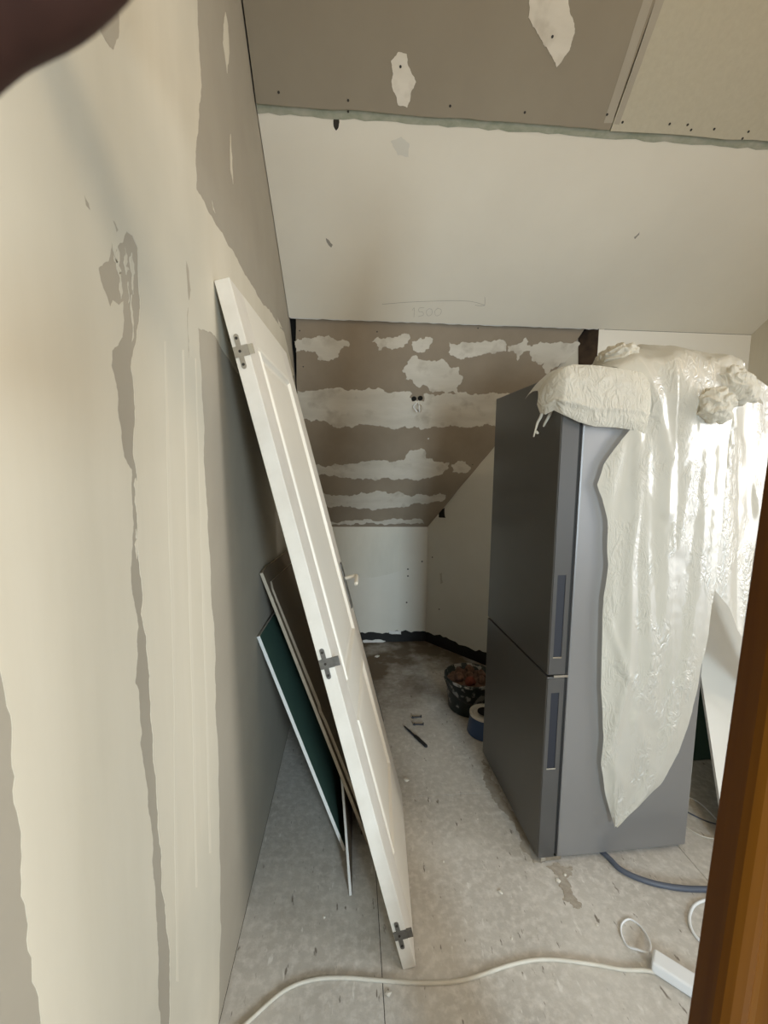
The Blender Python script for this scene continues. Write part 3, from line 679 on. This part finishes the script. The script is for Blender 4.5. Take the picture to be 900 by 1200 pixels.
# corner flap wrapping the near top corner of the fridge
top_tab = [(0, 437), (.15, 435), (.3, 431), (.5, 428), (.66, 427), (.8, 434), (.9, 445), (1, 458)]
bot_tab = [(0, 510), (.10, 504), (.25, 501), (.45, 500), (.58, 495), (.72, 486), (.80, 481), (.88, 486), (.95, 484), (1, 474)]
rows = []
for i in range(31):
    v = i/30; r = []
    for j in range(61):
        u = j/60
        if u < .72: X = .985-(.985-.700)*(u/.72); Y = FY-.024-.006*math.sin(u*5)
        else:
            k = (u-.72)/.28; X = .700-.045*k-.01*math.sin(k*3); Y = FY-.022+.10*k**1.2
        zt_ = z_for(X, Y, interp(top_tab, u)); zb_ = z_for(X, Y, interp(bot_tab, u))
        z = zt_+(zb_-zt_)*v
        bul = .022*math.sin(math.pi*v)**.7
        c = crumple((X*1.2, Y, z*1.8), 8, .006)+.008*math.exp(-abs(v-.72-.1*(u-.5))/.03)
        r.append(Vector((X-(bul*.3+c*.5 if u > .7 else 0), Y-bul-c, z)))
    rows.append(r)
grid_mesh('corner_flap', rows, MT['sheet_thick'])
rows2 = []
for i in range(9):                       # the flap's roof lying back on the fridge top
    t = i/8; rows2.append([Vector((p.x+.02*t, p.y+.16*t, min(p.z+.012*math.sin(t*3), 1.875)-.012*t+crumple((p.x, t, 2), 11, .006)*t)) for p in rows[0]])
grid_mesh('flap_top', rows2, MT['sheet_thick'])
for pts in ([(637, 478), (634, 488), (630, 495), (628, 503), (625, 512)], [(646, 482), (642, 490), (638, 497), (637, 500)], [(628, 506), (631, 508)]):
    bm = bmesh.new(); pp = [SI @ (xz(a, b, FY+.07)+Vector((0, .004*math.sin(k*3), 0))) for k, (a, b) in enumerate(pts)]
    pp = catmull(pp, 5); tube(bm, pp, .004, 6, [.0065*(1-.65*k/len(pp)) for k in range(len(pp))]); obj('torn_tatter', bm, MT['sheet_thick'], sheet, smooth=True)

# veil falling on the right of the fridge
VL = [(440, 850), (500, 846), (580, 845), (640, 838), (690, 831), (760, 829)]
RID2 = [([(856, 500), (868, 560), (858, 620), (846, 660)], 5, .022), ([(880, 450), (876, 540), (886, 600)], 6, .02), ([(862, 520), (850, 560), (864, 600)], 4, .014),
        ([(834, 694), (850, 724), (868, 752)], 4, .010), ([(896, 470), (890, 560), (880, 640)], 5, .012)]
rows = []
for i in range(90):
    t = i/89; r = []
    for j in range(50):
        s = j/49; px = 829+(918-829)*s
        lim = 690+(px-832)*1.72; rim = 430+.62*max(0, px-856)
        pyy = rim+(lim-rim)*t
        Y = FY+.010+.16*s+.02*math.sin(s*7+pyy*.01)
        p = xz(px, pyy, Y); h = ridge(px, pyy, RID2)+crumple((p.x*1.2, 4, p.z*.5), 6, .006)+.015
        Yn = Y-h
        b_ = max(0, min(1, (px-842)/16)); Yn = min(Yn, FY-.010) if p.x < FX+FDp+.02 else Yn
        Yn = (FY+.008)*(1-b_)+Yn*b_
        r.append(Vector((p.x, Yn, p.z)))
    rows.append(r)
grid_mesh('side_veil', rows, MT['sheet'])

# twisted bundle
def bundle(name, px, py, Y, rx, rz, ry, seed, rot=0):
    c = xz(px, py, Y); bm = bmesh.new(); bmesh.ops.create_icosphere(bm, subdivisions=5, radius=1)
    for v in bm.verts:
        d = v.co.copy(); ang = math.atan2(d.z, d.x); rad = math.hypot(d.x, d.z)
        nn = noise.noise(d*1.6+Vector((seed, 0, 0)))
        k = .93+.16*(1-2*abs(math.sin(ang*1.5+rad*3.4+nn*3+seed)))**1 *.6+.10*nn+.05*(1-2*abs(noise.noise(d*3.2+Vector((0, seed, 0)))))
        q = Vector((d.x*rx*k, d.y*ry*k, d.z*rz*k)); cs, sn = math.cos(rot), math.sin(rot)
        q = Vector((q.x*cs-q.z*sn, q.y, q.x*sn+q.z*cs)); v.co = SI @ (c+q)
    obj(name, bm, MT['sheet_thick'], sheet, smooth=True)
bundle('twisted_bundle', 838, 475, FY-.05, .066, .060, .05, 3.1, -.3)
bundle('twisted_bundle', 862, 452, FY-.02, .085, .055, .05, 7.7, -.6)
bundle('twisted_bundle', 722, 417, FY+.08, .075, .040, .07, 1.2, .3)

# ------------------------------------------------------------------ boards leaning on the right
def quad_sheet(name, label, corners, th, mface, medge, grp):
    o = Vector(corners[0]); u = (Vector(corners[1])-o); v = (Vector(corners[3])-o); n = u.cross(v).normalized(); n = n if n.y < (0 if abs(n.x) < .7 else 9) else -n
    if abs(n.x) > .7 and n.x < 0: n = -n
    root = empty(name, o); tag(root, label, 'board', grp)
    for nm, h0, h1, m in (('gypsum_core', .0006, th-.0006, medge), ('face_paper', th-.0006, th, mface), ('face_paper', 0, .0006, mface)):
        bm = bmesh.new(); a = [bm.verts.new(Vector(c)-o+n*h0) for c in corners]; b = [bm.verts.new(Vector(c)-o+n*h1) for c in corners]
        bm.faces.new(a); bm.faces.new(b[::-1])
        for i in range(4): bm.faces.new((a[i], a[(i+1) % 4], b[(i+1) % 4], b[i]))
        obj(nm, bm, m, root)
cf = floor_at(850, 1000); ca = hit(822, 812, (0, 1.78, 0), Vector((0, 1, 0))); k_ = (2.45-cf.y)/(ca.y-cf.y); ct = cf+(ca-cf)*min(k_, 1.95/ca.z)
quad_sheet('white_plasterboard', 'cream faced board leaning at the right, between the fridge and the brown wooden frame', [cf, cf+Vector((.70, .05, 0)), ct+Vector((.45, .03, 0)), ct], .0125, MT['bright_wall'], MT['gypsum'], 'boards leaning right of the fridge')
quad_sheet('green_plasterboard', 'dark green board standing behind the cream board, right of the fridge', [(1.46, 1.93, 0), (2.30, 1.97, 0), (2.30, 2.50, 1.1), (1.52, 2.50, 1.1)], .0125, MT['green_face'], MT['gypsum'], 'boards leaning right of the fridge')
quad_sheet('dusty_board', 'grey dusty board showing as a narrow strip past the far edge of the white door', [(.118, 1.95, 0), (.185, 2.38, 0), (-.050, 2.42, .88), (-.165, 2.0, .92)], .01, MT['dusty'], MT['dusty'], 'boards leaning behind the white door')

# ------------------------------------------------------------------ cables and small things on the floor
def fcable(name, label, px, r, m, lift=None, grp=None, n=10):
    pts = [floor_at(a, b, r)+Vector((0, 0, (lift[i] if lift else 0))) for i, (a, b) in enumerate(px)]
    o0 = Vector((pts[0].x, pts[0].y, 0)); bm = bmesh.new(); tube(bm, catmull([p-o0 for p in pts], n), r, 12)
    o = obj(name, bm, m, smooth=True); o.location = o0; tag(o, label, 'cable', grp); return o
fcable('extension_cable', 'long cream cable winding over the floor from the front to the white power strip', [(255, 1230), (290, 1198), (330, 1163), (362, 1149), (400, 1145.5), (450, 1149), (500, 1152), (545, 1148), (600, 1130), (640, 1124), (690, 1129), (730, 1136), (756, 1137), (774, 1141)], .0055, MT['cable'])
fcable('cable', 'thin white cable standing in a loop beside the end of the power strip', [(760, 1124), (748, 1117), (735, 1108), (728, 1094), (729, 1082), (738, 1077), (749, 1084), (758, 1098), (762, 1112), (761, 1122)], .0030, MT['strip'], lift=[.02, .012, .0, .0, .0, .0, .0, .006, .015, .02])
fcable('cable', 'white cable curling out from behind the brown wooden frame above the power strip', [(860, 1050), (834, 1053), (815, 1060), (808, 1075), (812, 1092), (826, 1106), (860, 1120)], .0045, MT['strip'])
fcable('drain_hose', 'dark blue-grey hose lying on the floor in front of the fridge', [(690, 985), (712, 1004), (726, 1018), (745, 1028), (770, 1036), (800, 1041), (830, 1042), (870, 1040)], .0095, MT['hose'])
for i, (q, lab) in enumerate((([(800, 932), (815, 938), (830, 950), (850, 972)], 'thin pale cable behind the right of the fridge, farthest of the three'),
                ([(800, 948), (812, 955), (830, 963), (855, 970)], 'thin dark cable behind the right of the fridge, middle of the three'),
                ([(800, 966), (815, 976), (832, 982), (860, 984)], 'thin pale cable behind the right of the fridge, nearest of the three'))):
    fcable('cable', lab, q, .003, (MT['strip'], MT['hose'], MT['cable'])[i])
# power strip
ps = floor_at(762, 1140); pdir = (floor_at(826, 1182)-ps); pdir.z = 0; pdir.normalize(); pang = math.atan2(pdir.y, pdir.x)
pst = empty('power_strip', (ps.x, ps.y, 0), (0, 0, pang)); tag(pst, 'white power strip lying on the floor at the end of the cream cable', 'power strip')
bm = bmesh.new(); box(bm, (0, 0, .002), (.30, .052, .038)); obj('housing', bm, MT['strip'], pst, bevel=.007, seg=3)
for k in range(4):
    bm = bmesh.new(); cyl(bm, (.125+k*.045, .026, .0375), (0, 0, 1), .019, .0012, 20); sk = obj('socket', bm, MT['cable'], pst)
    for s in (-.007, .007):
        bm = bmesh.new(); cyl(bm, (.125+k*.045+s, .026, .0386), (0, 0, 1), .0028, .0004, 8); obj('socket_hole', bm, MT['rubber'], sk)
# chisel
a, b = floor_at(473, 852), floor_at(500, 877)
d = (b-a).normalized(); ch = empty('chisel', (a.x, a.y, 0), (0, 0, math.atan2(d.y, d.x))); Lc = (b-a).length
tag(ch, 'dark slim chisel lying on the floor between the white door and the fridge', 'tool')
bm = bmesh.new(); tube(bm, [Vector((x, 0, .008)) for x in (0, .015, .06, Lc*.5)], .005, 8, [.002, .005, .006, .006]); obj('blade', bm, MT['tool'], ch, smooth=True)
bm = bmesh.new(); tube(bm, [Vector((x, 0, .010)) for x in (Lc*.5, Lc*.52, Lc*.75, Lc*.97, Lc)], .009, 10, [.006, .009, .0095, .009, .006]); obj('handle', bm, MT['rubber'], ch, smooth=True)
for k, (px, py, an) in enumerate(((482, 842, 0.1), (484, 850, -.05))):
    p = floor_at(px, py); o = empty('wall_plug', (p.x, p.y, 0), (0, 0, an))
    tag(o, ('small grey wall plug on the floor behind the chisel, farther of two', 'small grey wall plug on the floor behind the chisel, nearer of two')[k], 'fastener', 'wall plugs behind the chisel')
    bm = bmesh.new(); tube(bm, [Vector((x, 0, .006)) for x in (0, .06)], .0045, 8); obj('sleeve', bm, MT['tool'], o)
    bm = bmesh.new(); cyl(bm, (.058, 0, .0085), (1, 0, 0), .0085, .004, 10); obj('collar', bm, MT['tool'], o)
    bm = bmesh.new(); cyl(bm, (0.005, 0, .0075), (1, 0, 0), .0075, .006, 10); obj('tip', bm, MT['tool'], o)
# crumbs
rng = random.Random(11)
spots = [(476, 915, .016), (586, 1046, .010), (466, 914, .008), (455, 1166, .012), (442, 770, .02), (445, 882, .008), (654, 1033, .012), (662, 1026, .007), (470, 985, .006), (600, 1100, .005), (700, 1085, .006), (380, 1075, .006), (452, 1040, .006), (520, 1010, .005), (560, 960, .005)]
for px, py, s in spots:
    p = floor_at(px, py); bm = bmesh.new(); bmesh.ops.create_icosphere(bm, subdivisions=1, radius=s)
    for v in bm.verts: v.co = Vector((v.co.x*rng.uniform(.6, 1.3), v.co.y*rng.uniform(.5, 1), v.co.z*.35*rng.uniform(.6, 1.2)))
    zm = min(v.co.z for v in bm.verts)
    o = obj('plaster_crumb', bm, MT['chip']); o.location = (p.x, p.y, -zm); o.rotation_euler.z = rng.uniform(0, 3)
    tag(o, {476: 'flat pale plaster crumb beside the foot of the white door, towards the alcove', 586: 'pale crumb alone on the open floor between the white door and the cream cable', 654: 'larger pale crumb just in front of the near corner of the fridge', 662: 'smaller pale crumb just in front of the near corner of the fridge', 442: 'pale crumb far back on the alcove floor', 455: 'pale crumb on the front side of the cream cable'}.get(px, 'tiny pale plaster crumb lying on the dusty floor'), 'debris', 'plaster crumbs on the floor')

# bucket of rubble and blue tub beyond the fridge
def lathe(bm, prof, seg=40):
    rs = [[bm.verts.new((r*math.cos(2*math.pi*k/seg), r*math.sin(2*math.pi*k/seg), z)) for k in range(seg)] for r, z in prof]
    for i in range(len(rs)-1):
        for k in range(seg): bm.faces.new((rs[i][k], rs[i][(k+1) % seg], rs[i+1][(k+1) % seg], rs[i+1][k]))
    bm.faces.new(rs[0][::-1]); bm.faces.new(rs[-1])
bk = empty('rubble_bucket', (.745, 2.50, 0)); tag(bk, 'black splattered bucket full of rubble behind the fridge', 'bucket')
bm = bmesh.new(); lathe(bm, [(.125, 0), (.13, .01), (.152, .195), (.160, .196), (.162, .212), (.153, .213), (.146, .165), (.12, .165)]); obj('tub', bm, MT['bucket'], bk, smooth=True)
bm = bmesh.new(); tube(bm, catmull([Vector((-.166*math.cos(a), -.166*math.sin(a), .205-.10*math.sin(a))) for a in [R(x) for x in (0, 30, 60, 90, 120, 150, 180)]], 5), .003, 6); obj('bail_handle', bm, MT['screw'], bk, smooth=True)
bm = bmesh.new(); lathe(bm, [(.144, .16), (.143, .176), (.10, .185), (.04, .19), (.001, .19)])
for v in bm.verts: v.co.z += .008*noise.noise(v.co*40)
f = obj('rubble_fill', bm, MT['rubble'], bk); f['kind'] = 'stuff'
hexp = [(0, 0)]+[(.075*math.cos(R(60*k+15)), .075*math.sin(R(60*k+15))) for k in range(6)]
lab = ['central', 'right rear', 'rear', 'left rear', 'left front', 'front', 'right front']
for k, (hx, hy) in enumerate(hexp):
    s = rng.uniform(.026, .031); hx, hy = hx*1.05, hy*1.05
    bm = bmesh.new(); bmesh.ops.create_icosphere(bm, subdivisions=2, radius=s)
    for v in bm.verts: v.co = v.co*(1+.35*noise.noise(v.co*38+Vector((k*3, 0, 0))))
    red = k == 5
    o = obj('rubble_lump', bm, MT['red'] if red else MT['rubble']); o.location = (.745+hx, 2.50+hy, .185+s*.75)
    tag(o, 'reddish brick lump at the front of the black bucket' if red else 'brown rubble lump heaped in the black bucket, %s one' % lab[k], 'rubble', 'rubble in the bucket')
tb = empty('blue_tub', (.765, 2.245, 0)); tag(tb, 'blue plastic tub with a pale rim on the floor by the rubble bucket', 'tub')
bm = bmesh.new(); lathe(bm, [(.098, 0), (.10, .004), (.085, .105), (.06, .105)]); obj('body', bm, MT['blue'], tb, smooth=False)
bm = bmesh.new(); lathe(bm, [(.082, .105), (.089, .105), (.089, .116), (.078, .118), (.064, .107)]); obj('rim', bm, MT['filler_grey'], tb)
bm = bmesh.new(); cyl(bm, (0, 0, .1185), (0, 0, 1), .045, .002, 20); obj('opening', bm, MT['dark_gap'], tb)

# ------------------------------------------------------------------ fingers holding the camera, top left corner
def finger_hand():
    root_pt = CAM+ray(-330, -260)*.075
    me = bpy.data.meshes.new('hand'); bm = bmesh.new(); lay = None
    pos = []; rad = []; edges = []
    def add(px, py, t, r, par):
        pos.append(CAM+ray(px, py)*t); rad.append(r)
        if par is not None: edges.append((par, len(pos)-1))
        return len(pos)-1
    palm = add(-620, -60, .085, .024, None)
    k0 = add(-480, -180, .080, .020, palm)
    # index: edge parallel to (45,-55); middle above it; then ring and little finger further off, thumb below
    a = add(-280, 240, .066, .0108, k0); b = add(-182, 104, .060, .0103, a); c = add(-90, 10, .058, .0102, b); c = add(-38, -30, .058, .0100, c); c = add(22, -52, .058, .0101, c); c = add(75, -98, .058, .0099, c); add(150, -170, .058, .0088, c)
    a = add(-260, -120, .070, .0105, k0); b = add(-120, -150, .066, .0100, a); c = add(-20, -220, .064, .0095, b); add(60, -280, .062, .0080, c)
    a = add(-330, -330, .068, .0098, k0); b = add(-220, -330, .062, .0092, a); add(-120, -300, .060, .0080, b)
    a = add(-460, -460, .070, .0085, k0); b = add(-380, -500, .064, .0078, a); add(-300, -480, .062, .0068, b)
    a = add(-640, 180, .080, .0125, palm); b = add(-520, 330, .072, .0110, a); add(-400, 400, .068, .0095, b)
    wr = add(-900, 120, .10, .026, palm); add(-1200, 380, .12, .030, wr)
    for p in pos: bm.verts.new(p-root_pt)
    bm.verts.ensure_lookup_table()
    for i, j in edges: bm.edges.new((bm.verts[i], bm.verts[j]))
    bm.to_mesh(me); bm.free()
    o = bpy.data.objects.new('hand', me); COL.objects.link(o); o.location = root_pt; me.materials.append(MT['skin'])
    sk = o.modifiers.new('skin', 'SKIN'); sk.use_smooth_shade = True
    sv = me.skin_vertices[0].data
    for i, r in enumerate(rad): sv[i].radius = (r, r)
    sv[0].use_root = True
    ss = o.modifiers.new('sub', 'SUBSURF'); ss.levels = 2; ss.render_levels = 2
    tag(o, 'blurred dark fingers of the hand holding the camera, in the top left corner', 'hand')
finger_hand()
